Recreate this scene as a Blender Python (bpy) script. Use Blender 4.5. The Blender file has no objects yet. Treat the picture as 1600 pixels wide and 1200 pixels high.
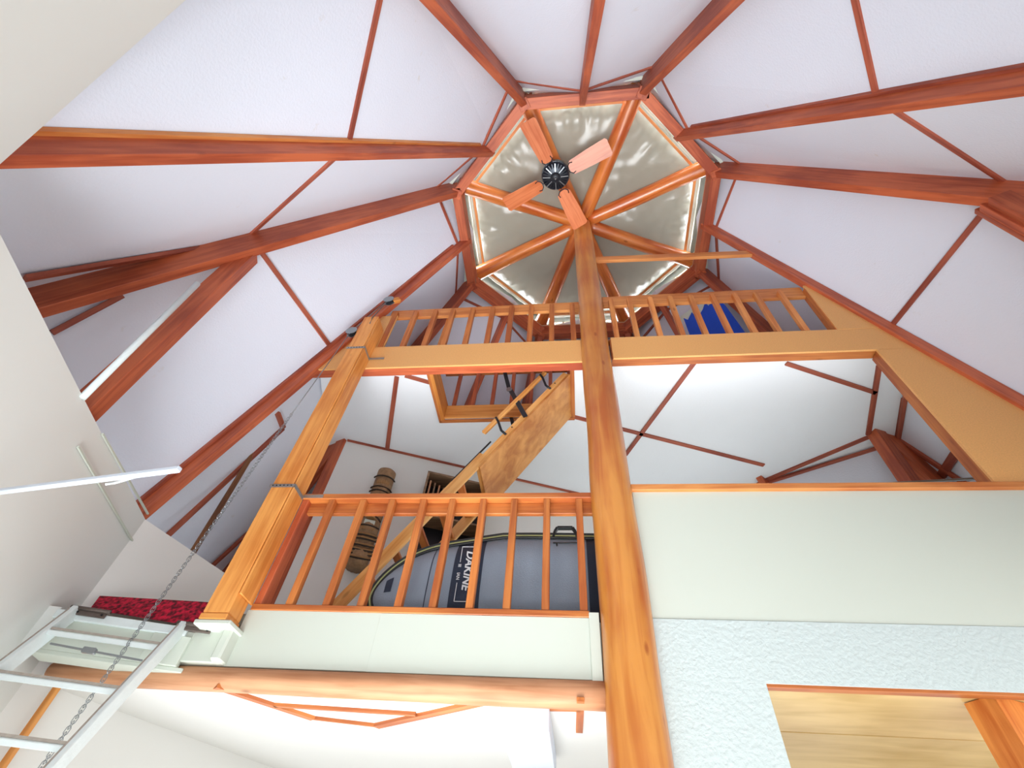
import bpy, bmesh, math, random
from mathutils import Vector, Matrix, noise
random.seed(4)
C = bpy.context.scene.collection
V = Vector
def srgb(r, g, b):
    return tuple(((c/255)/12.92 if c/255 <= .04045 else ((c/255+.055)/1.055)**2.4) for c in (r, g, b)) + (1,)
rad = math.radians

# ------------------------------------------------------------------ camera
# origin: axis of the round central pole, z = 0 at camera height (floor at -1.6), X along the loft edge
F_PX, PITCH, ROLL, YAW = 765.37, 0.8673, 0.1032, rad(10)
CAM = V((-0.2909, -2.9945, 0.0))
Rz = Matrix.Rotation(YAW, 3, 'Z')
fw = Rz @ V((0, math.cos(PITCH), math.sin(PITCH)))
up0 = Rz @ V((0, -math.sin(PITCH), math.cos(PITCH)))
rt0 = Rz @ V((1, 0, 0))
RT = math.cos(ROLL)*rt0 + math.sin(ROLL)*up0
UP = -math.sin(ROLL)*rt0 + math.cos(ROLL)*up0
cam = bpy.data.cameras.new('camera'); co = bpy.data.objects.new('camera', cam); C.objects.link(co)
cam.sensor_width = 36; cam.lens = F_PX/1600*36; cam.clip_start = .02; cam.clip_end = 200
M = Matrix((RT, UP, -fw)).transposed().to_4x4(); M.translation = CAM
co.matrix_world = M
bpy.context.scene.camera = co
def ray(u, v): return fw*F_PX + RT*(u-800) + UP*(600-v)
def at(u, v, n, d):                      # point of the real plane n.X = d seen at a photo pixel
    q = ray(u, v); n = V(n); return CAM + q*((d-n.dot(CAM))/n.dot(q))
def atY(u, v, y): return at(u, v, (0, 1, 0), y)
def atZ(u, v, z): return at(u, v, (0, 0, 1), z)
def atN(u, v, az, d): return at(u, v, (math.cos(rad(az)), math.sin(rad(az)), 0), d)

# ------------------------------------------------------------------ world, exposure, daylight
S = bpy.context.scene
w = bpy.data.worlds.new('daylight'); S.world = w; w.use_nodes = True
bg = w.node_tree.nodes['Background']; bg.inputs[0].default_value = (.93, .96, 1, 1); bg.inputs[1].default_value = 2.2
S.view_settings.view_transform = 'Standard'; S.view_settings.look = 'None'
S.view_settings.exposure = -0.17; S.view_settings.gamma = 1; S.view_settings.use_curve_mapping = False
def area(name, loc, target, sx, sy, power, col=(1, 1, 1)):
    l = bpy.data.lights.new(name, 'AREA'); l.shape = 'RECTANGLE'; l.size = sx; l.size_y = sy; l.energy = power; l.color = col
    o = bpy.data.objects.new(name, l); C.objects.link(o); o.location = loc
    o.rotation_euler = (V(target)-V(loc)).to_track_quat('-Z', 'Y').to_euler(); return o
# daylight through the big ground-floor windows (all behind or below the camera's view)
WC = (.98, .99, 1)
def win_light(az, power, r=3.28, z=.1, sx=2.0, sy=1.9, col=(1, 1, 1)):
    c, s = math.cos(rad(az)), math.sin(rad(az))
    area('window_light', (r*c, r*s, z), (0, 0, 1.2), sx, sy, power, col)
win_light(292.5, 14, z=-.7, sy=1.4, col=WC); win_light(337.5, 32, z=-.2, sy=1.5, col=WC); win_light(247.5, 34, z=-.95, sy=.8, col=WC)
win_light(22.5, 7, z=-.5, sy=1.2, col=WC); win_light(67.5, 5, z=-.5, sy=1.2, col=WC); win_light(112.5, 5, z=-.5, sy=1.2, col=WC)
win_light(157.5, 6, z=-.5, sy=1.2, col=WC)
fb = area('floor_fill_light', (-.8, -1.3, -1.5), (-.5, -.6, 6), 3.4, 2.8, 138, (.93, .965, 1)); fb.data.spread = rad(72)  # added fill light facing up, in place of light bounced off the floor
for a_, p_ in ((22.5, 12), (52, 30)):   # added fill lights inside the loft, unseen beyond the white wall
    c_, s_ = math.cos(rad(a_)), math.sin(rad(a_)); area('loft_fill_light', ((3.15 if a_ < 30 else 2.55)*c_, (3.15 if a_ < 30 else 2.55)*s_, 1.75), (-1.2, 1.2, 3.2), 1.5, .6, p_, (.95, .98, 1))
for k in range(8):                       # daylight outside the lantern's clerestory windows
    a_ = 45*k; c_, s_ = math.cos(rad(a_)), math.sin(rad(a_))
    area('clerestory_light', (1.95*c_, 1.95*s_, 7.40), (0, 0, 5.9), 1.35, .3, 42, (.84, .93, 1))

# ------------------------------------------------------------------ materials
def mat(name, col, rough=.6, metal=0, spec=.5, bump=0, bscale=80, var=0, vscale=3, coat=0):
    m = bpy.data.materials.new(name); m.use_nodes = True; nt = m.node_tree; p = nt.nodes['Principled BSDF']
    p.inputs['Base Color'].default_value = col; p.inputs['Roughness'].default_value = rough
    p.inputs['Metallic'].default_value = metal; p.inputs['Specular IOR Level'].default_value = spec
    p.inputs['Coat Weight'].default_value = coat
    tc = nt.nodes.new('ShaderNodeTexCoord')
    if var:
        n = nt.nodes.new('ShaderNodeTexNoise'); n.inputs['Scale'].default_value = vscale; n.inputs['Detail'].default_value = 5
        nt.links.new(tc.outputs['Object'], n.inputs['Vector'])
        mx = nt.nodes.new('ShaderNodeMixRGB'); mx.blend_type = 'MIX'
        mx.inputs[1].default_value = tuple(c*(1-var) for c in col[:3])+(1,); mx.inputs[2].default_value = tuple(min(1, c*(1+var)) for c in col[:3])+(1,)
        nt.links.new(n.outputs['Fac'], mx.inputs[0]); nt.links.new(mx.outputs[0], p.inputs['Base Color'])
    if bump:
        n = nt.nodes.new('ShaderNodeTexNoise'); n.inputs['Scale'].default_value = bscale; n.inputs['Detail'].default_value = 4
        nt.links.new(tc.outputs['Object'], n.inputs['Vector'])
        b = nt.nodes.new('ShaderNodeBump'); b.inputs['Strength'].default_value = bump; b.inputs['Distance'].default_value = .01
        nt.links.new(n.outputs['Fac'], b.inputs['Height']); nt.links.new(b.outputs[0], p.inputs['Normal'])
    return m
def wood(name, dark, light, rough=.5, grain=1.0, knots=.25, stretch=(1.1, 16, 16), coat=0, knotcol=None):
    m = bpy.data.materials.new(name); m.use_nodes = True; nt = m.node_tree; p = nt.nodes['Principled BSDF']; N = nt.nodes.new; L = nt.links.new
    tc = N('ShaderNodeTexCoord'); oi = N('ShaderNodeObjectInfo'); mp = N('ShaderNodeMapping'); mp.inputs['Scale'].default_value = stretch
    add = N('ShaderNodeVectorMath'); add.operation = 'ADD'; cmb = N('ShaderNodeCombineXYZ'); mul = N('ShaderNodeMath'); mul.operation = 'MULTIPLY'; mul.inputs[1].default_value = 23
    L(oi.outputs['Random'], mul.inputs[0]); L(mul.outputs[0], cmb.inputs[0]); L(mul.outputs[0], cmb.inputs[1])
    L(tc.outputs['Object'], add.inputs[0]); L(cmb.outputs[0], add.inputs[1]); L(add.outputs[0], mp.inputs['Vector'])
    n1 = N('ShaderNodeTexNoise'); n1.inputs['Scale'].default_value = 1.6; n1.inputs['Detail'].default_value = 7; n1.inputs['Distortion'].default_value = .6
    L(mp.outputs[0], n1.inputs['Vector'])
    n2 = N('ShaderNodeTexNoise'); n2.inputs['Scale'].default_value = 1.3; n2.inputs['Detail'].default_value = 3; L(add.outputs[0], n2.inputs['Vector'])
    ad = N('ShaderNodeMath'); ad.operation = 'ADD'; L(n1.outputs['Fac'], ad.inputs[0]); L(n2.outputs['Fac'], ad.inputs[1])
    cr = N('ShaderNodeValToRGB'); e = cr.color_ramp.elements
    e[0].position = .82-.12*grain; e[0].color = dark; e[1].position = 1.12+.06*grain if .0 else 1.0; e[1].color = light
    sc = N('ShaderNodeMath'); sc.operation = 'MULTIPLY'; sc.inputs[1].default_value = .85; L(ad.outputs[0], sc.inputs[0]); L(sc.outputs[0], cr.inputs['Fac'])
    vo = N('ShaderNodeTexVoronoi'); vo.inputs['Scale'].default_value = 2.2
    mp2 = N('ShaderNodeMapping'); mp2.inputs['Scale'].default_value = (1, 2.4, 2.4); L(add.outputs[0], mp2.inputs['Vector']); L(mp2.outputs[0], vo.inputs['Vector'])
    kr = N('ShaderNodeValToRGB'); kr.color_ramp.elements[0].position = .04; kr.color_ramp.elements[0].color = (knots*2.2,)*3+(1,); kr.color_ramp.elements[1].position = .1; kr.color_ramp.elements[1].color = (0, 0, 0, 1)
    L(vo.outputs['Distance'], kr.inputs['Fac'])
    mx = N('ShaderNodeMixRGB'); mx.inputs[2].default_value = knotcol or tuple(c*.35 for c in dark[:3])+(1,)
    L(kr.outputs[0], mx.inputs[0]); L(cr.outputs[0], mx.inputs[1])
    hv = N('ShaderNodeHueSaturation'); mr = N('ShaderNodeMapRange'); mr.inputs['To Min'].default_value = .9; mr.inputs['To Max'].default_value = 1.1
    L(oi.outputs['Random'], mr.inputs['Value']); L(mr.outputs[0], hv.inputs['Value']); L(mx.outputs[0], hv.inputs['Color']); L(hv.outputs[0], p.inputs['Base Color'])
    p.inputs['Roughness'].default_value = rough; p.inputs['Coat Weight'].default_value = coat; p.inputs['Coat Roughness'].default_value = .25
    b = N('ShaderNodeBump'); b.inputs['Strength'].default_value = .12; b.inputs['Distance'].default_value = .005
    L(n1.outputs['Fac'], b.inputs['Height']); L(b.outputs[0], p.inputs['Normal'])
    return m
def stained_white(name, base, amount):
    m = mat(name, base, .85, bump=.25, bscale=60, var=.025, vscale=1.2); nt = m.node_tree; p = nt.nodes['Principled BSDF']
    src = p.inputs['Base Color'].links[0].from_socket; N = nt.nodes.new; tc = N('ShaderNodeTexCoord')
    n = N('ShaderNodeTexNoise'); n.inputs['Scale'].default_value = 9; n.inputs['Detail'].default_value = 8
    nt.links.new(tc.outputs['Object'], n.inputs['Vector'])
    r = N('ShaderNodeValToRGB'); r.color_ramp.elements[0].position = .70; r.color_ramp.elements[0].color = (0, 0, 0, 1); r.color_ramp.elements[1].position = .80; r.color_ramp.elements[1].color = (amount,)*3+(1,)
    nt.links.new(n.outputs['Fac'], r.inputs['Fac'])
    mx = N('ShaderNodeMixRGB'); mx.inputs[2].default_value = srgb(196, 184, 160)
    nt.links.new(r.outputs[0], mx.inputs[0]); nt.links.new(src, mx.inputs[1]); nt.links.new(mx.outputs[0], p.inputs['Base Color']); return m

m_red = wood('red_stained_timber', srgb(156, 68, 40), srgb(198, 102, 62), .5, knots=.12)
m_batten = wood('dark_red_batten', srgb(136, 62, 44), srgb(176, 92, 66), .55, knots=.05)
m_post = wood('golden_fir', srgb(204, 122, 48), srgb(232, 160, 82), .45, knots=.15)
m_log = wood('varnished_log', srgb(176, 78, 24), srgb(218, 128, 58), .33, knots=.3, stretch=(.8, 9, 9), coat=.5)
m_pole = wood('varnished_pole', srgb(178, 92, 26), srgb(210, 140, 62), .33, knots=.35, stretch=(.7, 8, 8), coat=.5, knotcol=srgb(150, 66, 14))
m_rail = wood('orange_railing_timber', srgb(162, 84, 38), srgb(200, 121, 58), .5, knots=.15)
m_rail2 = wood('warm_upper_rail_timber', srgb(196, 112, 54), srgb(226, 152, 84), .5, knots=.25)
m_beamraw = wood('pale_raw_beam', srgb(166, 112, 76), srgb(198, 146, 108), .6, knots=.3)
m_ladderwood = wood('light_pine', srgb(206, 138, 66), srgb(232, 174, 102), .45, knots=.2)
m_ply = wood('varnished_plywood', srgb(178, 108, 44), srgb(218, 154, 84), .4, knots=.05, stretch=(1, 5, 5))
m_soffitply = wood('pale_plywood', srgb(196, 160, 92), srgb(222, 190, 126), .45, knots=0, stretch=(.8, 4, 4))
m_tim = wood('fresh_orange_timber', srgb(196, 100, 36), srgb(232, 148, 72), .4, knots=0)
m_dark = wood('dark_brown_pole_wood', srgb(84, 50, 26), srgb(122, 78, 44), .5)
m_shelf = wood('grey_brown_shelf', srgb(110, 84, 62), srgb(160, 128, 98), .6)
m_blade = wood('fan_blade_oak', srgb(190, 96, 50), srgb(214, 124, 76), .42, knots=0, coat=.15)
m_part = mat('particleboard', srgb(230, 172, 104), .55, bump=.08, bscale=200, var=.2, vscale=95)
m_ceil = stained_white('white_ceiling_panel', srgb(224, 230, 242), .3)
m_flat = mat('white_flat_ceiling', srgb(236, 240, 244), .85, bump=.15, bscale=50, var=.02)
m_wallp = mat('brightened_wall_white', srgb(234, 234, 230), .7, var=.012)  # wall white made brighter to stand in for light the partition lacks
m_wall = mat('white_painted_wall', srgb(205, 212, 200), .7, var=.012, vscale=2)
m_wallg = mat('pale_grey_wall', srgb(228, 231, 227), .7, var=.02, vscale=1.5)
m_rough = mat('rough_sawn_white_paint', srgb(198, 210, 208), .75, bump=.6, bscale=45, var=.04, vscale=40)
m_lad = mat('chipped_white_paint', srgb(222, 232, 232), .6, bump=.2, bscale=60, var=.05, vscale=25)
m_ladb = mat('worn_bare_edge', srgb(165, 156, 146), .8, var=.3, vscale=30)
m_floor = mat('pale_wood_floor', srgb(196, 192, 182), .5, var=.1)
m_dgrey = mat('dark_metal', srgb(46, 48, 52), .35, .6)
m_fan = mat('fan_black_metal', srgb(30, 36, 46), .3, .6)
m_black = mat('black_bracket', srgb(34, 36, 42), .45, .3)
m_steel = mat('galvanised_steel', srgb(150, 155, 158), .35, .85)
m_strap = mat('perforated_strap_steel', srgb(160, 160, 158), .4, .7, var=.25, vscale=120)
m_hinge = mat('rusty_hinge', srgb(110, 98, 92), .5, .6, var=.3, vscale=60)
m_blue = mat('royal_blue_cloth', srgb(20, 78, 205), .75, bump=.3, bscale=30, var=.12, vscale=5)
m_bag = mat('grey_blue_mesh_fabric', srgb(146, 160, 176), .7, bump=.5, bscale=160, var=.12, vscale=4)
m_navy = mat('navy_fabric', srgb(38, 50, 70), .65, bump=.3, bscale=120, var=.08)
m_print = mat('pale_print', srgb(220, 224, 228), .6)
m_pipe = mat('black_piping', srgb(34, 38, 40), .5)
m_yel = mat('yellow_green_zip', srgb(182, 188, 128), .5)
m_rod = mat('white_rod_enamel', srgb(205, 214, 226), .35)
m_winframe = mat('clerestory_frame', srgb(214, 190, 160), .5)
m_box = mat('pale_blue_white_paint', srgb(216, 224, 238), .6)
m_lantern = mat('taupe_lantern_lining', srgb(150, 146, 134), .8, var=.05)
# woven red carpet
m_carpet = bpy.data.materials.new('red_carpet'); m_carpet.use_nodes = True
nt = m_carpet.node_tree; p = nt.nodes['Principled BSDF']; p.inputs['Roughness'].default_value = .95
vn = nt.nodes.new('ShaderNodeTexNoise'); vn.inputs['Scale'].default_value = 38; vn.inputs['Detail'].default_value = 6; tc = nt.nodes.new('ShaderNodeTexCoord')
nt.links.new(tc.outputs['Object'], vn.inputs['Vector']); cr = nt.nodes.new('ShaderNodeValToRGB')
cr.color_ramp.elements[0].position = .38; cr.color_ramp.elements[0].color = srgb(84, 8, 26); cr.color_ramp.elements[1].position = .62; cr.color_ramp.elements[1].color = srgb(214, 24, 62)
nt.links.new(vn.outputs['Fac'], cr.inputs['Fac']); nt.links.new(cr.outputs[0], p.inputs['Base Color'])
bb = nt.nodes.new('ShaderNodeBump'); bb.inputs['Strength'].default_value = .8; nt.links.new(vn.outputs['Fac'], bb.inputs['Height']); nt.links.new(bb.outputs[0], p.inputs['Normal'])
# clear polythene film, greyish, creased
m_film = bpy.data.materials.new('polythene_film'); m_film.use_nodes = True
nt = m_film.node_tree; p = nt.nodes['Principled BSDF']; p.inputs['Base Color'].default_value = srgb(176, 170, 154); p.inputs['Roughness'].default_value = .27
p.inputs['Specular IOR Level'].default_value = .8
tr = nt.nodes.new('ShaderNodeBsdfTransparent'); tl = nt.nodes.new('ShaderNodeBsdfTranslucent'); tl.inputs[0].default_value = srgb(225, 222, 210)
m1 = nt.nodes.new('ShaderNodeMixShader'); m1.inputs[0].default_value = .22; m2 = nt.nodes.new('ShaderNodeMixShader'); m2.inputs[0].default_value = .3
nt.links.new(p.outputs[0], m1.inputs[1]); nt.links.new(tl.outputs[0], m1.inputs[2]); nt.links.new(m1.outputs[0], m2.inputs[1]); nt.links.new(tr.outputs[0], m2.inputs[2])
nt.links.new(m2.outputs[0], nt.nodes['Material Output'].inputs[0])
m_glass = bpy.data.materials.new('window_glass'); m_glass.use_nodes = True
nt = m_glass.node_tree; g = nt.nodes.new('ShaderNodeBsdfGlossy'); g.inputs['Roughness'].default_value = .02; tr = nt.nodes.new('ShaderNodeBsdfTransparent'); mx = nt.nodes.new('ShaderNodeMixShader'); mx.inputs[0].default_value = .07
nt.links.new(tr.outputs[0], mx.inputs[1]); nt.links.new(g.outputs[0], mx.inputs[2]); nt.links.new(mx.outputs[0], nt.nodes['Material Output'].inputs[0])

# ------------------------------------------------------------------ helpers
def tag(o, label=None, cat=None, group=None, kind=None):
    if label: o['label'] = label
    if cat: o['category'] = cat
    if group: o['group'] = group
    if kind: o['kind'] = kind
    return o
def thing(name, label, cat, loc=(0, 0, 0), group=None):
    o = bpy.data.objects.new(name, None); o.empty_display_size = .1; C.objects.link(o); o.location = loc
    return tag(o, label, cat, group)
def setting(name):
    o = bpy.data.objects.new(name, None); C.objects.link(o); o['kind'] = 'structure'; return o
def link(name, bm, m, parent=None, M=Matrix.Identity(4), smooth=False):
    me = bpy.data.meshes.new(name); bm.to_mesh(me); bm.free(); me.materials.append(m)
    if smooth:
        for f in me.polygons: f.use_smooth = True
    o = bpy.data.objects.new(name, me); C.objects.link(o)
    return put(o, M, parent)
def world_mat(o):
    m = o.matrix_basis.copy()
    while o.parent: o = o.parent; m = o.matrix_basis @ m
    return m
def put(o, M, parent):
    if parent: o.parent = parent; o.matrix_basis = world_mat(parent).inverted() @ M
    else: o.matrix_basis = M
    return o
def box_bm(sx, sy, sz, bev=.004):
    bm = bmesh.new(); bmesh.ops.create_cube(bm, size=1, matrix=Matrix.Diagonal((sx, sy, sz, 1)))
    b = min(bev, .2*min(sx, sy, sz))
    if b > 0: bmesh.ops.bevel(bm, geom=bm.edges[:], offset=b, segments=1, affect='EDGES')
    return bm
def frame_mat(p0, p1, up):
    x = (p1-p0).normalized(); y = V(up).cross(x)
    if y.length < 1e-5: y = V((0, 1, 0)).cross(x)
    y.normalize(); z = x.cross(y)
    M = Matrix((x, y, z)).transposed().to_4x4(); M.translation = (p0+p1)/2; return M
def beam(name, p0, p1, wid, dep, m, parent=None, up=(0, 0, 1), off=0, bev=.004, side=0):
    """timber from p0 to p1; dep along the 'up' side, shifted off up and side sideways"""
    p0, p1 = V(p0), V(p1); M = frame_mat(p0, p1, up)
    M.translation = M.translation + M.col[2].to_3d()*off + M.col[1].to_3d()*side
    return link(name, box_bm((p1-p0).length, wid, dep, bev), m, parent, M)
def box(name, x0, x1, y0, y1, z0, z1, m, parent=None, bev=.004):
    sx, sy, sz = abs(x1-x0), abs(y1-y0), abs(z1-z0); M = Matrix.Translation(((x0+x1)/2, (y0+y1)/2, (z0+z1)/2))
    if sz > sx and sz > sy: return link(name, box_bm(sz, sy, sx, bev), m, parent, M @ Matrix.Rotation(rad(-90), 4, 'Y'))   # grain runs along local X
    if sy > sx: return link(name, box_bm(sy, sx, sz, bev), m, parent, M @ Matrix.Rotation(rad(90), 4, 'Z'))
    return link(name, box_bm(sx, sy, sz, bev), m, parent, M)
def prism(name, pts, off, m, parent=None, grain=None):
    pts = [V(p) for p in pts]; off = V(off); bm = bmesh.new()
    a = [bm.verts.new(p) for p in pts]; b = [bm.verts.new(p+off) for p in pts]; n = len(pts)
    bm.faces.new(a); bm.faces.new(b[::-1])
    for i in range(n): bm.faces.new((a[i], b[i], b[(i+1) % n], a[(i+1) % n]))
    bmesh.ops.recalc_face_normals(bm, faces=bm.faces[:])
    c = sum(pts, V((0, 0, 0)))/n
    for v in bm.verts: v.co -= c
    if grain:
        G = Matrix.Rotation(rad(-90), 4, 'Y'); bm.transform(G.inverted()); return link(name, bm, m, parent, Matrix.Translation(c) @ G)
    return link(name, bm, m, parent, Matrix.Translation(c))
def log_bm(L, r0, r1, seg=20, rings=26, wob=.05, seed=0):
    bm = bmesh.new(); R = []
    for i in range(rings+1):
        t = i/rings; r = r0+(r1-r0)*t; ring = []
        ox = noise.noise(V((t*L*.8, seed, 0)))*r*.12; oy = noise.noise(V((t*L*.8, seed, 9)))*r*.12
        for j in range(seg):
            a = 2*math.pi*j/seg
            k = 1+wob*noise.noise(V((t*L*1.7, math.cos(a)*1.2+seed*3, math.sin(a)*1.2)))
            ring.append(bm.verts.new((-L/2+t*L, oy+math.cos(a)*r*k, ox+math.sin(a)*r*k)))
        R.append(ring)
    for i in range(rings):
        for j in range(seg): bm.faces.new((R[i][j], R[i+1][j], R[i+1][(j+1) % seg], R[i][(j+1) % seg]))
    bm.faces.new(R[0]); bm.faces.new(R[-1][::-1]); bmesh.ops.recalc_face_normals(bm, faces=bm.faces[:])
    return bm
def log(name, p0, p1, r0, r1, m, parent=None, seed=0, **k):
    p0, p1 = V(p0), V(p1)
    return link(name, log_bm((p1-p0).length, r0, r1, seed=seed, **k), m, parent, frame_mat(p0, p1, (0, 0, 1)), True)
def tube(name, pts, r, m, parent=None, seg=8, closed=False):
    pts = [V(p) for p in pts]; bm = bmesh.new(); R = []; n = len(pts)
    for i, p in enumerate(pts):
        a = pts[i-1] if (i or closed) else p; b = pts[(i+1) % n] if (i < n-1 or closed) else p
        t = (b-a).normalized(); u = t.cross(V((0, 0, 1)))
        if u.length < .05: u = t.cross(V((0, 1, 0)))
        u.normalize(); v = t.cross(u)
        R.append([bm.verts.new(p+u*math.cos(2*math.pi*j/seg)*r+v*math.sin(2*math.pi*j/seg)*r) for j in range(seg)])
    for i in range(n if closed else n-1):
        for j in range(seg): bm.faces.new((R[i][j], R[(i+1) % n][j], R[(i+1) % n][(j+1) % seg], R[i][(j+1) % seg]))
    if not closed: bm.faces.new(R[0]); bm.faces.new(R[-1])
    bmesh.ops.recalc_face_normals(bm, faces=bm.faces[:])
    return link(name, bm, m, parent, smooth=True)
def disc_bm(prof, seg=24):               # lathe about Z: profile of (r, z)
    bm = bmesh.new(); R = [[bm.verts.new((r*math.cos(2*math.pi*j/seg), r*math.sin(2*math.pi*j/seg), z)) for j in range(seg)] for r, z in prof]
    for i in range(len(R)-1):
        for j in range(seg): bm.faces.new((R[i][j], R[i][(j+1) % seg], R[i+1][(j+1) % seg], R[i+1][j]))
    bm.faces.new(R[0]); bm.faces.new(R[-1]); bmesh.ops.recalc_face_normals(bm, faces=bm.faces[:]); return bm
def pol(az, r, z): return V((r*math.cos(rad(az)), r*math.sin(rad(az)), z))

# ------------------------------------------------------------------ roof geometry (star roof: hip ridges at 22.5+45k, valleys at 45k)
def hip(z): return 1.86+(6.95-z)/1.95     # radius of rafter underside centre line
def val(z): return 1.72+(6.85-z)/2.47
HD, VD = .27, .13                         # rafter depths
def hipc(z): return hip(z)+HD/.89         # ceiling surface
def valc(z): return val(z)+VD/.927
def cpt(az, z): return pol(az, valc(z) if (az/45) % 1 == 0 else hipc(z), z)
AZ = [22.5*i for i in range(16)]
ceiling = setting('ceiling')
def ray_plane(u, v, a, b, c):
    n = (b-a).cross(c-a).normalized(); return at(u, v, n, n.dot(a)), n
ZB = 4.29
for i in range(16):
    a0, a1 = AZ[i], AZ[(i+1) % 16]
    for z0, z1 in ((7.3, ZB), (ZB, 1.9)):
        q = [cpt(a0, z0), cpt(a1, z0), cpt(a1, z1), cpt(a0, z1)]
        n = (q[1]-q[0]).cross(q[3]-q[0]).normalized()
        if n.z < 0: n = -n
        prism('ceiling_panel', q, n*.04, m_ceil, ceiling)
    for z, wd in ((ZB, .045), (6.86, .035)):           # horizontal battens over the panel joints
        beam('batten', cpt(a0, z), cpt(a1, z), wd, .022, m_batten, ceiling, up=(-math.cos(rad((a0+a1 if a1 else a0+360)/2)), -math.sin(rad((a0+a1 if a1 else a0+360)/2)), -.4), off=.008, bev=0)
# slender battens either side of the outer ends of the two hips at the sides
def panel_batten(u0, v0, u1, v1, azA, azB, wd=.04):
    a, b, c = cpt(azA, ZB), cpt(azB, ZB), cpt(azA, 2.2)
    p, n = ray_plane(u0, v0, a, b, c); q, _ = ray_plane(u1, v1, a, b, c)
    if n.dot(p) > 0: n = -n
    beam('batten', p, q, wd, .03, m_batten, ceiling, up=n, off=.014, bev=0)
panel_batten(310, 386, 37, 432, 225, 202.5, .05)
panel_batten(190, 462, 80, 520, 180, 202.5, .04)
panel_batten(432, 645, 441, 668, 180, 157.5, .05)
panel_batten(441, 668, 236, 858, 180, 157.5, .045)
panel_batten(386, 832, 315, 897, 180, 157.5, .035)
panel_batten(1412, 620, 1403, 685, 0, 22.5, .045)
panel_batten(1403, 685, 1530, 768, 0, 22.5, .05)
panel_batten(1495, 708, 1473, 742, 0, 22.5, .08)

# rafters
hip_lab = {22.5: 'reddish-brown hip rafter passing behind the right end of the upper railing',
 67.5: 'reddish-brown hip rafter behind the balusters just right of the round pole',
 112.5: 'reddish-brown hip rafter seen behind the left upper balusters nearest the pole',
 157.5: 'reddish-brown hip rafter ending at the doubled post behind the golden post',
 202.5: 'broad reddish-brown hip rafter at left that the slanting-looking post props',
 247.5: 'reddish-brown hip rafter leaving the ring upward left, above the fan',
 292.5: 'reddish-brown hip rafter leaving the ring upward right at top of view',
 337.5: 'broad reddish-brown hip rafter running right from the ring to a bracketed post'}
val_lab = {0: 'thin-looking valley rafter bordering the large orange panels on the right',
 45: 'short stretch of valley rafter behind the railing right of the round pole',
 90: 'valley rafter directly behind the round pole, hidden but for its top',
 135: 'valley rafter crossing behind the left half of the upper railing',
 180: 'long valley rafter running from ring down past pulleys to the grey wall corner',
 225: 'nearly level valley rafter running left from the ring, a light strip along its top',
 270: 'short valley rafter between the two hips at the very top of view',
 315: 'valley rafter rising to the upper right corner of view'}
for az in AZ:
    hipq = (az/45) % 1 != 0
    f, d, wd = (hip, HD, .085) if hipq else (val, VD, .075)
    z0, z1 = (7.08, 2.0) if hipq else (6.98, 1.97)
    t = tag(beam('hip_rafter' if hipq else 'valley_rafter', pol(az, f(z0), z0), pol(az, f(z1), z1), wd, d, m_red, None, up=pol(az, .89, .45), off=d/2),
        (hip_lab if hipq else val_lab)[az], 'rafter', 'hip rafters' if hipq else 'valley rafters')
    if az in (225, 180, 315, 337.5):     # nailer strip between rafter and panels
        beam('nailer_strip', pol(az, f(6.7)+.02, 6.7), pol(az, f(2.1)+.02, 2.1), wd+.05, .03, m_rail2 if az == 225 else m_batten, t, up=pol(az, .89, .45), off=d-.02, bev=0)

# posts under the hip nodes
post_lab = {22.5: 'reddish-brown post in the loft at the right, seen through the wide opening', 157.5: 'reddish-brown post directly behind the golden square post',
 202.5: 'reddish-brown post propping the left hip rafter above the grey wall', 337.5: 'reddish-brown post with notched bracket at the right edge of view'}
for az in (22.5, 157.5, 202.5, 337.5):
    zt = 4.1
    c = pol(az, 3.36, 0)
    if az == 202.5: c = pol(az, 3.43, 0)+V((-.383, .924, 0))*.085
    t = thing('corner_post', post_lab[az], 'post', (c.x, c.y, 1.95 if az == 202.5 else 1.36 if az < 180 else -1.6), 'posts under the hip rafters')
    tdir = V((-math.sin(rad(az)), math.cos(rad(az)), 0))
    zb_ = {202.5: 1.80, 157.5: 1.36, 22.5: 1.36}.get(az, -1.6)
    beam('post_shaft', V((c.x, c.y, zb_)), V((c.x, c.y, zt)), .125, .14, m_red, t, up=pol(az, 1, 0))
    if az in (157.5, 337.5):
        s = 1 if az == 337.5 else -1
        beam('cleat', V((c.x, c.y, 1.3))+tdir*.085*s, V((c.x, c.y, 3.95 if az == 157.5 else 4.2))+tdir*.085*s, .045, .16, m_red, t, up=pol(az, 1, 0), off=-.02)
    if az == 337.5:
        k = V((c.x, c.y, 3.9))+tdir*.05-pol(az, .07, 0)
        beam('bracket_block', k-V((0, 0, .25)), k+V((0, 0, .25)), .09, .05, m_red, t, up=pol(az, 1, 0))

# ring of beams that carries the lantern
ring = thing('ring_frame', 'octagonal ring of reddish-brown beams where all the rafters meet', 'beam', (0, 0, 6.9))
for k in range(8):
    a = 22.5+45*k
    p0, p1 = pol(a, 1.90, 7.03), pol(a+45, 1.90, 7.03)
    e = (p1-p0).normalized()*.05
    beam('ring_beam', p0-e*(.0), p1+e*(1.6 if k % 2 else .4), .13, .24, m_red, ring, up=(0, 0, 1))
    beam('corner_block', pol(a, 1.90, 6.90), pol(a, 1.90, 7.16), 0.135, .135, m_red, ring, up=pol(a, 1, 0))
    # pale sill on top of the ring
    beam('ring_sill', pol(a, 1.88, 7.155), pol(a+45, 1.88, 7.155), .09, .035, m_winframe, ring, up=(0, 0, 1), bev=0)

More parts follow.
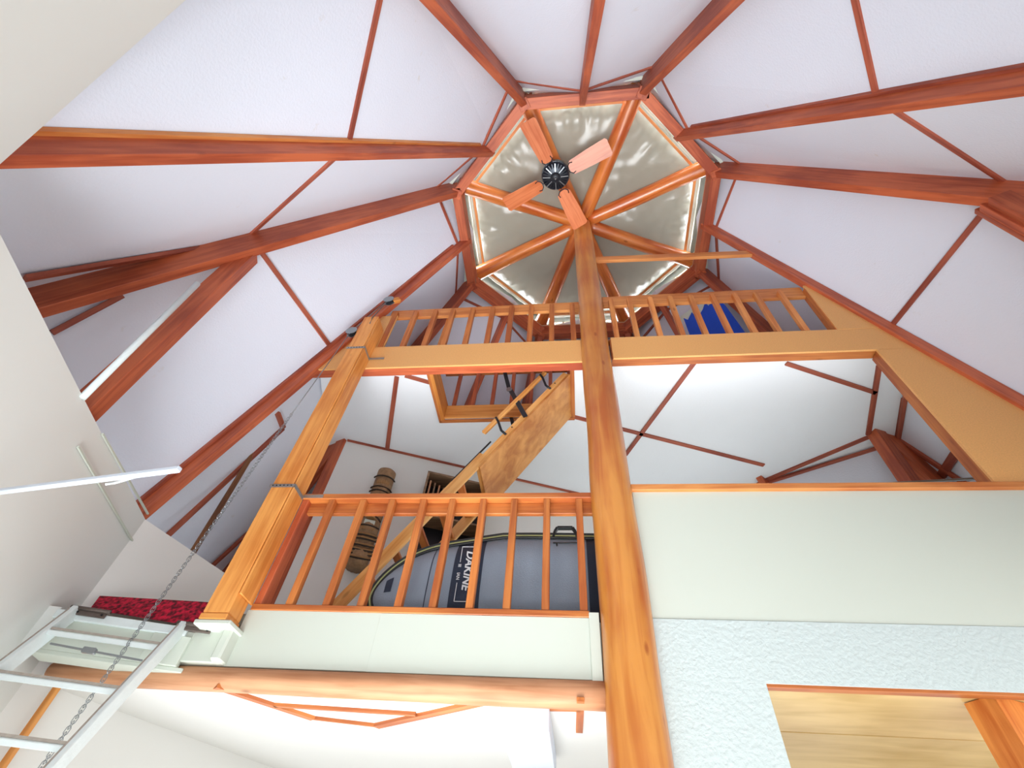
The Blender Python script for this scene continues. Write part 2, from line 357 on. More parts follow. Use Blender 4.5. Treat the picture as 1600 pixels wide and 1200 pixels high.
# lantern: clerestory walls with small windows
lantern = setting('wall_lantern')
cn = 0
for k in range(8):
    a = 22.5+45*k; A, B = pol(a, 2.02, 0), pol(a+45, 2.02, 0); nrm = pol(a+22.5, 1, 0)
    def seg(t0, t1, z0, z1, nm='wall_panel', m=m_wall, th=.04, par=lantern, o=0):
        p = A.lerp(B, t0)+nrm*o; q = A.lerp(B, t1)+nrm*o
        return prism(nm, [V((p.x, p.y, z0)), V((q.x, q.y, z0)), V((q.x, q.y, z1)), V((p.x, p.y, z1))], nrm*th, m, par)
    seg(0, 1, 7.1, 7.24); seg(0, 1, 7.52, 7.8)
    for t0, t1 in ((0, .12), (.45, .55), (.88, 1)): seg(t0, t1, 7.24, 7.52)
    for t0, t1 in ((.12, .45), (.55, .88)):
        cn += 1; wn = setting('window_%d' % cn)
        seg(t0, t1, 7.24, 7.52, 'pane', m_glass, .005, wn, .02)
        for s in ((t0, t0+.03, 7.24, 7.52), (t1-.03, t1, 7.24, 7.52), (t0, t1, 7.24, 7.265), (t0, t1, 7.495, 7.52), ((t0+t1)/2-.01, (t0+t1)/2+.01, 7.24, 7.52)):
            seg(*s, 'window_frame', m_winframe, .03, wn, -.005)
prism('lantern_lining', [pol(22.5+45*k, 2.05, 7.8) for k in range(8)], (0, 0, .04), m_lantern, lantern)
prism('lantern_soffit', [pol(22.5+45*k, 1.9, 7.62) for k in range(8)], (0, 0, .02), m_lantern, lantern)

# log spokes under the lantern
spokes = thing('log_spoke_frame', 'star of eight varnished logs radiating from the top of the round pole', 'log frame', (0, 0, 7.2))
for k in range(8):
    a = 22.5+45*k
    log('log_spoke', pol(a, .10, 7.38), pol(a, 1.93, 7.30), .10, .112, m_log, spokes, seed=k+3, seg=16, rings=16, wob=.09)
# film between logs
film = thing('plastic_sheeting', 'clear creased plastic sheeting stretched between the logs of the star', 'plastic sheet', (0, 0, 7.3))
for k in range(8):
    a0 = 22.5+45*k; bm = bmesh.new(); G = []; n = 26
    for i in range(n+1):
        t = i/n; row = []
        for j in range(n+1):
            s = j/n; A = pol(a0, .12+1.62*t, 0); B = pol(a0+45, .12+1.62*t, 0); P = A.lerp(B, s)
            e = min(s, 1-s)*2
            # creases radiate from the edges, the middle sags
            cre = .05*math.sin(16*s*math.pi+3*noise.noise(V((s*6, k, t*2))))*max(0, t-.78)/.22*(1 if t < .98 else 0)
            nz = .045*noise.noise(V((P.x*2.1, P.y*2.1, k*2)))+.02*noise.noise(V((P.x*7, P.y*7, k)))
            sag = -.05*math.sin(math.pi*s)*math.sin(math.pi*min(1, t))
            edge = .10*max(0, t-.9)/.1
            row.append(bm.verts.new((P.x, P.y, 7.42-.06*t+(nz+sag)*(1 if 0 < i < n else .3)*min(1, e*3+.1)+cre*e+edge)))
        G.append(row)
    for i in range(n):
        for j in range(n): bm.faces.new((G[i][j], G[i][j+1], G[i+1][j+1], G[i+1][j]))
    bmesh.ops.recalc_face_normals(bm, faces=bm.faces[:])
    link('sheet', bm, m_film, film, smooth=True)
    beam('edge_batten', pol(a0, 1.73, 7.36)+(pol(a0+45, 1.73, 0)-pol(a0, 1.73, 0))*.06, pol(a0+45, 1.73, 7.36)+(pol(a0, 1.73, 0)-pol(a0+45, 1.73, 0))*.06, .035, .02, m_rail2, film, up=(0, 0, 1), bev=0)
    tube('edge_fold', [pol(a0, 1.80, 7.40).lerp(pol(a0+45, 1.80, 7.40), .06+.88*i/14)+V((0, 0, .012*math.sin(i*2.1))) for i in range(15)], .025, m_film, film, seg=6)

# central pole
pole = thing('round_pole', 'thick round varnished log pole standing in the middle from floor to star', 'pole', (0, 0, -1.6))
log('pole_shaft', (0.012, 0, -1.6), (0, 0, 7.36), .166, .128, m_pole, pole, seed=1, seg=32, rings=70, wob=.045)

# ceiling fan
fc = pol(247.5, .955, 6.80)
fan = thing('ceiling_fan', 'four-bladed ceiling fan with black motor under one log of the star', 'ceiling fan', (fc.x, fc.y, 7.22))
link('mount', disc_bm([(.07, 7.24), (.085, 7.2), (.085, 7.1), (.06, 7.04), (.06, 6.98)]), m_dgrey, fan, Matrix.Translation((fc.x, fc.y, 0)), True)
link('motor_housing', disc_bm([(.13, 7.0), (.185, 6.97), (.19, 6.88), (.17, 6.83), (.10, 6.815), (.06, 6.81)], 32), m_fan, fan, Matrix.Translation((fc.x, fc.y, 0)), True)
link('switch_housing', disc_bm([(.06, 6.83), (.062, 6.79), (.05, 6.77), (.012, 6.765)]), m_black, fan, Matrix.Translation((fc.x, fc.y, 0)), True)
link('chain_knob', disc_bm([(.005, 6.77), (.012, 6.755), (.012, 6.735), (.004, 6.73)], 12), m_steel, fan, Matrix.Translation((fc.x, fc.y, 0)), True)
for j in range(24):
    a = 15*j; d = pol(a, 1, 0)
    beam('vent_rib', V((fc.x, fc.y, 6.808))+d*.07, V((fc.x, fc.y, 6.824))+d*.168, .012, .012, m_steel if j % 3 == 0 else m_dgrey, fan, bev=0)
for j, a in enumerate((65, 155, 245, 335)):
    d = pol(a, 1, 0); s = pol(a+90, 1, 0); o = V((fc.x, fc.y, 6.83)); bm = bmesh.new()
    prof = [(.205, .0), (.212, .055), (.25, .092), (.5, .107), (.755, .115), (.778, .09), (.778, -.09), (.755, -.115), (.5, -.107), (.25, -.092), (.212, -.055)]
    tilt = -.16
    A = [bm.verts.new(V((x-.48, y, 0))) for x, y in prof]; B = [bm.verts.new(V((x-.48, y, -.008))) for x, y in prof]
    bm.faces.new(A); bm.faces.new(B[::-1]); n = len(prof)
    for i in range(n): bm.faces.new((A[i], B[i], B[(i+1) % n], A[(i+1) % n]))
    bmesh.ops.recalc_face_normals(bm, faces=bm.faces[:])
    Mx = Matrix((d, s, V((0, 0, 1)))).transposed().to_4x4(); Mx.translation = o+d*.48
    Mx = Mx @ Matrix.Rotation(tilt, 4, 'X')
    link('blade', bm, m_blade, fan, Mx)
    tube('blade_iron', [o+d*.14, o+d*.19-V((0, 0, .012)), o+d*.2+s*.04-V((0, 0, .022)), o+d*.235+s*.07-V((0, 0, .026)), o+d*.275+s*.06-V((0, 0, .024))], .006, m_fan, fan, 6)
    tube('blade_iron', [o+d*.14, o+d*.19-V((0, 0, .012)), o+d*.2-s*.04-V((0, 0, .012)), o+d*.235-s*.07-V((0, 0, .010)), o+d*.275-s*.06-V((0, 0, .010))], .006, m_fan, fan, 6)

# tie board from pole to valley rafter
tag(beam('tie_board', (.13, .0, 6.10), (2.08, .0, 6.02), .045, .11, m_rail2), 'narrow light timber board tying the top of the round pole to a rafter', 'board')

# ------------------------------------------------------------------ upper floor, its underside and fascias
upper = setting('ceiling_upper_floor')
def starpt(az, z, e=0): 
    p = cpt(az, z); return p*(1-e/p.length) if e else p
NODE = {az: (pol(az, 2.95, 4.07) if (az/45) % 1 == 0 else pol(az, 3.35, 4.07)) for az in AZ}
HX0, HX1, HY0, HY1 = -1.75, -.24, .19, .89
z0, z1 = 4.07, 4.27
outer = [cpt(a, 4.07) for a in (0, 22.5, 45, 67.5, 90, 112.5, 135, 157.5, 180)]
L_ = [p for p in outer]
def quad(nm, pts, m=m_flat): return prism(nm, [V((x, y, z0)) for x, y in pts], (0, 0, z1-z0-.02), m, upper)
xr, xl = outer[0].x, outer[-1].x
quad('ceiling_slab', [(HX1, .1), (xr, .1)]+[(p.x, p.y) for p in outer[1:5]]+[(HX1, outer[4].y)])
quad('ceiling_slab', [(xl, .1), (HX0, .1), (HX0, HY1), (HX1, HY1), (HX1, outer[4].y)]+[(p.x, p.y) for p in outer[5:8]])
quad('ceiling_slab', [(HX0, .1), (HX1, .1), (HX1, HY0), (HX0, HY0)])
def cstrip(u0, v0, u1, v1, wd=.05, ext=0):
    p, q = atZ(u0, v0, 4.07), atZ(u1, v1, 4.07); e = (q-p).normalized()*ext
    beam('ceiling_batten', p-e, q+e, wd, .02, m_batten, upper, off=-.008, bev=0)
cstrip(543, 688, 925, 776, .05); cstrip(620, 590, 605, 702, .05, .02); cstrip(895, 650, 1193, 726, .045)
cstrip(1080, 572, 983, 702, .045, .1); cstrip(1228, 567, 1368, 613, .045); cstrip(1373, 570, 1356, 678, .05); cstrip(640, 588, 672, 597, .045, .05)
for a, b in ((22.5, 45), (45, 67.5)): beam('ceiling_batten', NODE[a], NODE[b], .05, .022, m_batten, upper, off=-.008, bev=0)
for a, b in ((0, 22.5), (22.5, 45), (45, 67.5)): beam('edge_batten', cpt(a, 4.06)*.995, cpt(b, 4.06)*.995, .04, .025, m_batten, upper, bev=0)

hf = thing('attic_hatch', 'golden timber frame lining the attic ladder hatch in the white ceiling', 'hatch', (HX0, HY0, 4.05))
box('frame_board', HX0-.025, HX0+.02, HY0, HY1+.02, 4.045, 4.30, m_post, hf)
box('frame_board', HX0+.02, HX1, HY1-.025, HY1-.002, 4.045, 4.255, m_post, hf)
box('frame_board', HX1-.02, HX1+.025, HY0, HY1+.02, 4.045, 4.30, m_rail, hf)
box('frame_lip', HX0-.04, HX1+.02, HY1+.02, HY1+.06, 4.04, 4.065, m_rail, hf)
box('frame_lip', HX0-.05, HX0-.02, HY0, HY1+.06, 4.04, 4.065, m_rail, hf)
hr = thing('hatch_railing', 'low reddish railing beyond the attic hatch, seen through the opening', 'railing', (-1.0, .97, 4.25))
box('bottom_rail', -1.9, .3, .94, 1.0, 4.25, 4.31, m_rail, hr)
box('top_rail', -1.9, .3, .98, 1.02, 5.0, 5.09, m_rail, hr)
for i in range(9): box('baluster', -1.70+.235*i, -1.655+.235*i, .935, .98, 4.31, 5.06, m_red, hr)

# fascia beams of the upper floor
fl = thing('upper_floor_beam', 'particleboard-faced floor beam left of the round pole, under the upper railing', 'beam', (-1.3, .05, 3.92), 'upper floor beams')
prism('facing', [(-3.12, -.005, 3.92), (-.14, -.005, 3.90), (-.14, -.005, 4.265), (-2.83, -.005, 4.285)], (0, .02, 0), m_part, fl)
prism('joist', [(-3.02, .015, 3.925), (-.13, .015, 3.905), (-.13, .015, 4.26), (-2.85, .015, 4.28)], (0, .10, 0), m_red, fl)
prism('filler_board', [(-2.93, -.002, 4.29), (-2.58, -.002, 4.30), (-2.58, -.002, 5.02), (-2.70, -.002, 5.02)], (0, .02, 0), m_part, fl)
prism('filler_board', [(-2.60, .03, 4.30), (-2.3, .03, 4.30), (-2.3, .03, 4.95), (-2.60, .03, 4.95)], (0, -.02, 0), m_part, fl)
frr = thing('upper_floor_beam', 'particleboard-faced floor beam right of the round pole, under the upper railing', 'beam', (1.3, .05, 3.91), 'upper floor beams')
prism('facing', [(.17, -.005, 3.93), (3.07, -.005, 3.92), (2.93, -.005, 4.265), (.17, -.005, 4.285)], (0, .02, 0), m_part, frr)
prism('joist', [(.16, .015, 3.935), (3.0, .015, 3.925), (2.88, .015, 4.26), (.16, .015, 4.28)], (0, .09, 0), m_rail, frr)
rp = thing('side_panel', 'large orange particleboard panel beside the wide opening, at right edge of view', 'panel', (2.6, 0, 2.35))
prism('facing', [(2.585, -.006, 3.917), (3.07, -.006, 3.917), (3.70, -.006, 2.35), (2.62, -.006, 2.35)], (0, .02, 0), m_part, rp)
prism('jamb', [(2.585, .014, 3.917), (2.70, .014, 3.917), (2.74, .014, 2.35), (2.62, .014, 2.35)], (0, .10, 0), m_rail, rp, 'z')
ip = thing('infill_panel', 'tapering particleboard panel closing the right end of the upper railing', 'panel', (2.5, 0, 4.27))
prism('facing', [(2.385, -.008, 4.268), (2.93, -.008, 4.268), (2.53, -.008, 5.15), (2.385, -.008, 5.15)], (0, .02, 0), m_part, ip)
prism('edge_stud', [(2.375, .0, 4.268), (2.415, .0, 4.268), (2.415, .0, 5.10), (2.375, .0, 5.10)], (0, .09, 0), m_rail, ip, 'z')

# upper railings
def pointed(name, x, w_, y0, y1, z0_, z1_, m, par):
    return prism(name, [(x-w_/2, y0, z0_), (x+w_/2, y0, z0_), (x+w_/2, y0, z1_-.02), (x, y0, z1_), (x-w_/2, y0, z1_-.02)], (0, y1-y0, 0), m, par, 'z')
ul = thing('upper_railing', 'upper railing with square balusters, left of the round pole', 'railing', (-1.2, .03, 4.28), 'upper railings')
box('handrail', -2.42, -.13, .045, .085, 4.955, 5.125, m_rail2, ul)
box('bottom_rail', -2.42, -.13, .03, .08, 4.27, 4.31, m_rail, ul)
for i, x in enumerate((-2.335, -2.085, -1.84, -1.625, -1.385, -1.145, -.917, -.683, -.444, -.21)):
    pointed('baluster', x, .055, -.003, .045, 4.28, 5.04, m_rail, ul)
tag(beam('loose_board', (-1.72, .12, 4.28), (-1.70, .12, 5.0), .05, .03, m_rail2), 'pale upright board leaning behind the left upper railing', 'board')
ur = thing('upper_railing', 'upper railing with square balusters, right of the round pole', 'railing', (1.2, .03, 4.28), 'upper railings')
box('handrail', .15, 2.385, .045, .085, 5.0, 5.21, m_rail2, ur)
box('bottom_rail', .15, 2.385, .03, .08, 4.27, 4.30, m_rail, ur)
for x in (.24, .45, .685, .91, 1.14, 1.38, 1.62, 1.85, 2.11):
    pointed('baluster', x, .052, -.003, .045, 4.28, 5.09, m_rail2, ur)

# golden square post with straps
gp = thing('square_post', 'big golden square post left of the lower railing, rising to the upper railing', 'post', (-2.49, -.1, 1.23))
box('post_shaft', -2.575, -2.405, -.17, -.015, 1.275, 4.66, m_post, gp, bev=.006)
box('post_foot', -2.58, -2.40, -.172, -.012, 1.235, 1.272, m_post, gp, bev=.004)
box('side_board', -2.40, -2.385, -.165, .0, 1.40, 4.62, m_post, gp)
def strap(z, name_par, ztail):
    st = thing('metal_strap', name_par, 'strap', (-2.49, -.1, z), 'straps around the golden post')
    box('band', -2.585, -2.38, -.177, -.173, z-.014, z+.014, m_strap, st, bev=0)
    box('band', -2.383, -2.379, -.177, -.01, z-.014, z+.014, m_strap, st, bev=0)
    box('tail', -2.383, -2.22, -.016, -.012, ztail-.014, ztail+.014, m_strap, st, bev=0)
    for i in range(6): link('screw', disc_bm([(.006, 0), (.005, .003)], 8), m_dgrey, st, Matrix.Translation((-2.56+.03*i, -.178, z)) @ Matrix.Rotation(rad(90), 4, 'X'))
strap(2.245, 'perforated steel strap round the golden post at the lower railing top', 2.265)
strap(4.05, 'perforated steel strap round the golden post at the upper floor beam', 4.06)

# ------------------------------------------------------------------ lower loft edge, left of pole
wf = setting('wall_loft_edge')
box('wall_panel', -2.40, -.86, -.0, .03, 1.035, 1.372, m_wall, wf, bev=.001)
box('wall_panel', -1.50, -.205, -.002, .03, 1.033, 1.370, m_wall, wf, bev=.001)
box('end_trim', -.205, -.145, -.012, .03, 1.02, 1.40, m_wall, wf, bev=.002)
box('base_block', -2.72, -2.43, -.05, .03, 1.035, 1.238, m_wall, wf, bev=.004)
box('base_trim', -2.44, -2.375, -.09, .03, 1.035, 1.236, m_wall, wf, bev=.012)
box('base_cap', -2.60, -2.36, -.17, .03, 1.205, 1.234, m_wall, wf, bev=.006)
box('loft_floor_slab', -3.45, 3.45, .03, 3.0, 1.12, 1.36, m_wall, wf)
ub = tag(log('floor_log', (-3.50, .03, .975), (-.14, .03, .965), .06, .072, m_beamraw, None, seed=8, seg=14, rings=20, wob=.03), 'pale rounded timber beam along the bottom of the loft edge, left of the pole', 'beam')
lr = thing('lower_railing', 'orange-brown railing with nine square balusters above the white loft edge', 'railing', (-1.25, .03, 1.37))
box('bottom_rail', -2.385, -.20, -.008, .06, 1.372, 1.412, m_rail, lr)
box('cap_rail', -2.40, -.135, -.012, .09, 2.245, 2.292, m_rail, lr)
box('sub_rail', -2.385, -.135, .052, .09, 2.15, 2.245, m_rail, lr)
box('end_stud', -2.385, -2.335, .0, .10, 1.412, 2.245, m_red, lr)
for x in (-2.14, -1.888, -1.655, -1.408, -1.182, -.945, -.71, -.468, -.233): box('baluster', x-.024, x+.024, -.004, .05, 1.412, 2.245, m_rail, lr)

# ------------------------------------------------------------------ white wall, right of pole
wr = setting('wall_right_loft')
box('wall_panel', .16, 4.2, 0, .05, 1.378, 2.30, m_wall, wr, bev=.001)
box('rough_board', .16, 4.2, -.006, .05, 1.045, 1.375, m_rough, wr, bev=.002)
box('rough_board', .16, .705, -.006, .05, -1.6, 1.047, m_rough, wr, bev=.002)
box('jamb', .69, .715, .04, .5, -1.6, 1.045, m_rough, wr)
box('soffit_backing', .70, 3.4, .05, 2.6, 1.09, 1.10, m_dark, wr)
box('soffit_panel', .70, 3.4, .05, .812, 1.06, 1.085, m_soffitply, wr, bev=.003)
box('soffit_panel', .70, 3.4, .826, 2.6, 1.06, 1.085, m_soffitply, wr, bev=.003)
box('head_trim', .705, 3.4, -.004, .05, 1.03, 1.048, m_rail, wr, bev=.002)
tag(box('cap_board', .15, 3.7, -.03, .11, 2.30, 2.352, m_rail2), 'orange timber cap board along the top of the white wall right of pole', 'board')
tp = thing('timber_post', 'orange laminated timber post under the plywood soffit at bottom right', 'post', (2.0, .3, -1.6))
pc = atZ(1505, 1098, 1.06); pd = atZ(1543, 1086, 1.06)
e1 = (pd-pc).normalized(); e2 = V((-e1.y, e1.x, 0)); e2 = e2 if e2.x > 0 else -e2
for a_, b_ in ((0, .24), (.243, .5)):
    P = [pc+e2*a_, pc+e2*b_, pc+e2*b_+e1*.16, pc+e2*a_+e1*.16]
    prism('lamella', [V((p_.x, p_.y, -1.6)) for p_ in P], (0, 0, 2.655), m_tim, tp, 'z')
tag(tube('conduit', [atY(1340, 764, .5), atY(1400, 755, .5), atY(1525, 748, .5), atY(1560, 745, .5)], .012, m_steel), 'thin grey conduit just above the cap board, through the wide opening', 'pipe')

# lower ceiling under the loft
lc = setting('ceiling_lower')
box('ceiling_slab', -3.9, .15, .06, 3.4, .93, 1.0, m_wallp, lc)
def ls(u0, v0, u1, v1, wd=.045):
    p, q = atZ(u0, v0, .93), atZ(u1, v1, .93); beam('ceiling_batten', p, q, wd, .02, m_rail, lc, off=-.008, bev=0)
ls(338, 1070, 490, 1120, .05); ls(430, 1099, 650, 1113, .028); ls(588, 1132, 762, 1093, .055); ls(488, 1119, 590, 1131, .02)
ls(858, 1104, 908, 1105, .035); ls(907, 1090, 905, 1140, .04)
b0 = atZ(782, 1107, .90); b1 = atZ(858, 1107, .90)
tag(box('duct_box', b0.x, b1.x, b0.y, b0.y+1.0, .80, .93, m_box), 'pale bluish boxed duct under the lower ceiling, left of the pole foot', 'duct')

# ------------------------------------------------------------------ outer octagon walls
PL = {180: (3.62, 2.06), 225: (3.63, 1.82)}
def plate(az): return PL.get(az, (3.64, 1.97))
def owall(name, az, openings, m=m_wallg):
    s = setting(name); a, b = (az-22.5) % 360, (az+22.5) % 360
    ra, za = plate(a); rb, zb = plate(b); A, B = pol(a, ra, 0), pol(b, rb, 0); n = pol(az, .06, 0)
    def piece(t0, t1, zlo, zhi0, zhi1):
        p, q = A.lerp(B, t0), A.lerp(B, t1)
        prism('wall_panel', [V((p.x, p.y, zlo)), V((q.x, q.y, zlo)), V((q.x, q.y, zhi1)), V((p.x, p.y, zhi0))], n, m, s)
    zt = lambda t: za+(zb-za)*t
    if openings:
        z0_, z1_ = openings
        piece(0, 1, z1_, zt(0), zt(1)); piece(0, 1, -1.6, z0_, z0_); piece(0, .14, z0_, z1_, z1_); piece(.86, 1, z0_, z1_, z1_)
    else: piece(0, 1, -1.6, zt(0), zt(1))
    return s, A, B
owall('wall_left', 202.5, None)
owall('wall_rear_left', 247.5, (-1.2, .75)); owall('wall_rear_right', 292.5, (-.9, 1.15)); owall('wall_right', 337.5, (-.9, 1.15))
owall('wall_far_right', 22.5, (-1.1, .3)); owall('wall_back_right', 67.5, (-1.1, .3)); owall('wall_back', 112.5, (-1.1, .3)); owall('wall_far_left', 157.5, (-1.1, .3), m_wallp)
# eave shelves behind the knee walls
ev = setting('ceiling_eaves')
for k in range(8):
    c = 22.5+45*k
    prism('eave_shelf', [pol(c-22.5, 3.80, 1.80), cpt(c, 1.80), pol(c+22.5, 3.80, 1.80)], (0, 0, -.04), m_wallg, ev)
fl_ = setting('floor'); prism('floor_slab', [pol(45*k, 3.75, -1.6) for k in range(8)], (0, 0, -.1), m_floor, fl_)
# raised strips on the grey wall
tr = setting('trim_1')
def wstrip(u0, v0, u1, v1, d=3.335, wd=.012):
    p, q = atN(u0, v0, 202.5, -0+d), atN(u1, v1, 202.5, d); beam('strip', p, q, wd, .012, m_wall, tr, up=pol(202.5, 1, 0), bev=0)
wstrip(122, 698, 213, 856); wstrip(160, 678, 231, 803)
# plaster partition inside the loft (behind totem and bookcase)
wp = setting('wall_loft_partition')
n_w = V((-.358, .934, 0)); d_w = 2.244; e_w = V((.934, .358, 0))
def W(al, z, off=0): p = n_w*(d_w-off)+e_w*al; return V((p.x, p.y, z))
prism('wall_panel', [W(-2.40, 1.36), W(1.4, 1.36), W(1.4, 4.07), W(-2.40, 4.07)], n_w*.05, m_wallp, wp)

# landing at the head of the ladder
OX, OY = -2.66, -.06                     # hinge line, turned 16 degrees from the loft edge
ld = thing('ladder_landing', 'white boxed landing edge the white ladder is hinged to', 'landing', (OX, OY, 1.0))
def lbox(nm, x0, x1, y0, y1, za, zb, m, par, bev=.003): return box(nm, OX+x0, OX+x1, OY+y0, OY+y1, za, zb, m, par, bev)
lbox('fascia', -.80, .02, .0, .03, 1.0, 1.20, m_wall, ld); lbox('header_strip', -.80, -.02, -.025, .0, 1.165, 1.215, m_lad, ld)
lbox('end_board', -1.0, -.80, -.0, .03, 1.02, 1.235, m_wallg, ld); lbox('return_board', -.80, .06, .0, .14, .975, 1.0, m_wall, ld)
lbox('panel_board', -.20, .02, -.018, .0, 1.0, 1.165, m_wall, ld)
ld.rotation_euler.z = rad(16)
cp = tag(prism('carpet', [atY(140, 952, -.07), atY(312, 980, -.07), atY(326, 941, .01), atY(156, 931, .01)], (0, .02, .01), m_carpet), 'strip of deep red patterned carpet over the landing edge, above the ladder', 'carpet')
tag(beam('corner_strip', (-3.50, .12, -1.0), (-3.50, .12, .93), .04, .03, m_post), 'narrow golden timber strip running down the wall corner behind the white ladder', 'strip')

# white ladder
wl = thing('white_ladder', 'old white painted wooden ladder with chipped edges at lower left', 'ladder', (OX, OY, -1.6))
def LP(x, z): return V((OX+x, OY-.03-(1.21-z)*.56, z))
for x in (-.69, -.05):
    beam('ladder_rail', LP(x, -1.6), LP(x, 1.21), .032, .09, m_lad, wl, up=(0, -1, 0))
    beam('worn_edge', LP(x, -1.5), LP(x, 1.18), .008, .004, m_ladb, wl, up=(0, -1, 0), off=.046, bev=0, side=.012)
z = 1.05
while z > -1.5:
    beam('rung', LP(-.68, z), LP(-.06, z), .085, .028, m_lad, wl, up=(0, -.3, 1), bev=.004)
    beam('rung_edge', LP(-.67, z+.012)-V((0, .046, 0)), LP(-.07, z+.012)-V((0, .046, 0)), .004, .012, m_ladb, wl, up=(0, 0, 1), bev=0)
    z -= .275
beam('rod', LP(-.62, .985), LP(-.10, .96), .010, .010, m_steel, wl)
p_ = LP(-.40, .975); box('turnbuckle', p_.x-.035, p_.x+.035, p_.y-.015, p_.y+.015, p_.z-.015, p_.z+.015, m_steel, wl)
for x in (-.60, .03):
    h = lbox('hinge', x-.10, x+.09, -.045, -.03, 1.19, 1.225, m_hinge, wl)
    tube('pin', [(OX+x-.12, OY-.05, 1.226), (OX+x+.11, OY-.05, 1.226)], .012, m_hinge, h)
    for q in (-.07, .07): link('screw', disc_bm([(.007, 0), (.006, .004)], 8), m_dgrey, h, Matrix.Translation((OX+x+q, OY-.046, 1.205)) @ Matrix.Rotation(rad(90), 4, 'X'))
wl.rotation_euler.z = rad(16)

# pulleys, rope and chain
top1 = atY(608, 470, -.14); top2 = atY(550, 519, -.12)
for p_, nm in ((top1, 'steel pulley high on the long rafter, above the golden post'), (top2, 'steel pulley on the long rafter left of the golden post')):
    t = thing('pulley', nm, 'pulley', p_, 'pulleys on the rafter')
    for s in (-.025, .025): link('cheek', disc_bm([(.06, -.003), (.066, 0), (.06, .003)], 16), m_steel, t, Matrix.Translation(p_+V((0, s, 0))) @ Matrix.Rotation(rad(90), 4, 'X'))
    link('wheel', disc_bm([(.055, -.014), (.04, 0), (.055, .014)], 16), m_dgrey, t, Matrix.Translation(p_) @ Matrix.Rotation(rad(90), 4, 'X'))
    beam('hook_block', p_+V((.03, .02, .02)), p_+V((.09, .05, .10)), .05, .06, m_post, t)
ch = thing('hoist_chain', 'long steel chain hanging from the rafter pulley down past the white ladder', 'chain', top2)
cend = V((-2.90, -.30, .0)); cst = V((-2.70, -.24, 3.0))
tube('wire', [top2+V((0, -.02, -.03)), cst], .0045, m_steel, ch, 6)
tube('wire', [top2+V((0, 0, .05)), top1+V((-.04, 0, -.02))], .006, m_steel, ch, 6)
tube('wire', [top1+V((0, -.02, -.03)), V((-2.47, -.178, 4.62)), V((-2.46, -.18, 4.5))], .006, m_steel, ch, 6)
d_ = (cend-cst); L = d_.length; d_.normalize(); nlk = 125; pitch = L/nlk
bm = bmesh.new(); R = []
for i in range(10):
    a = 2*math.pi*i/10; c = V((math.cos(a)*.012+(.008 if math.cos(a) > 0 else -.008), math.sin(a)*.0105, 0)); t_ = V((-math.sin(a), math.cos(a), 0)); nn = V((math.cos(a), math.sin(a), 0))
    R.append([bm.verts.new(c+nn*.0021*math.cos(b*math.pi/2)+V((0, 0, 0.0021*math.sin(b*math.pi/2)))) for b in range(4)])
for i in range(10):
    for b in range(4): bm.faces.new((R[i][b], R[(i+1) % 10][b], R[(i+1) % 10][(b+1) % 4], R[i][(b+1) % 4]))
lk = bpy.data.meshes.new('chain_link'); bm.to_mesh(lk); bm.free(); lk.materials.append(m_steel)
for i in range(nlk):
    o = bpy.data.objects.new('chain_link', lk); C.objects.link(o)
    p_ = cst+d_*pitch*(i+.5)
    put(o, Matrix.Translation(p_) @ frame_mat(V((0, 0, 0)), d_, (0, 1, 0)).to_3x3().to_4x4() @ Matrix.Rotation(rad(90*(i % 2)+25), 4, 'X'), ch)

# white rod with bracket near the left wall
ra_, rb_ = atZ(-40, 773, 1.26), atZ(281, 733, 1.26)
cr_ = thing('white_rod', 'white enamelled rod with small hook, in front of the grey left wall', 'rod', ra_)
beam('rod', ra_, rb_, .026, .026, m_rod, cr_, bev=.008)
h0, h1 = atZ(182, 752, 1.25), atZ(216, 744, 1.25)
tube('hook', [h0+V((0, -.03, -.04)), h0+V((.0, 0, -.01)), h1, h1+V((.01, .01, .02))], .005, m_lad, cr_)
tag(tube('white_pipe', [atN(309, 443, 202.5, 3.34), atN(128, 622, 202.5, 3.34)], .02, m_lad), 'white moulding beside the post that props the left hip rafter', 'moulding')
tag(log('brown_pole', atN(405, 692, 157.5, 3.40), atN(283, 893, 157.5, 3.40), .022, .028, m_dark, None, seed=5, seg=10, rings=16), 'dark brown carved walking pole leaning above the white knee wall', 'pole')

# ------------------------------------------------------------------ attic ladder
al = thing('attic_ladder', 'folding wooden attic ladder with plywood door, hanging from the hatch', 'ladder', (HX1, .6, 4.05))
a0 = V((-.26, 0, 4.05)); a1 = V((-1.075, 0, 2.79)); ad_ = (a1-a0).normalized(); an = V((ad_.z, 0, -ad_.x))
if an.x > 0: an = -an                    # towards the upper left
def AL(s, y, o=0): return V((0, y, 0))+a0+ad_*s+an*o
prism('door_panel', [AL(0, .28), AL(1.5, .28), AL(1.5, .90), AL(0, .90)], an*.02, m_ply, al)
for y in (.30, .84):
    beam('stringer', AL(0, y, .055), AL(1.46, y, .055), .03, .06, m_ladderwood, al, up=an)
    beam('stringer', AL(1.36, y, .07), AL(3.12, y, .07), .03, .10, m_ladderwood, al, up=an)
    for q in (.2, .95, 2.0, 2.7): link('screw', disc_bm([(.008, 0), (.006, .004)], 8), m_dgrey, al, Matrix.Translation(AL(q, y-.016, .06)) @ Matrix.Rotation(rad(90), 4, 'X'))
for i in range(12):
    beam('tread', AL(.14+.26*i, .315, .07), AL(.14+.26*i, .825, .07), .07, .022, m_ladderwood if i < 6 else m_rail, al, up=(0, 0, 1))
beam('handrail', AL(.12, .27, .235), AL(1.16, .27, .235), .03, .045, m_ladderwood, al, up=an)
for q in (.22, .98):
    tube('handrail_bracket', [AL(q-.03, .25, .25), AL(q, .25, .2), AL(q+.06, .28, .12), AL(q+.08, .28, .05)], .012, m_black, al, 6)
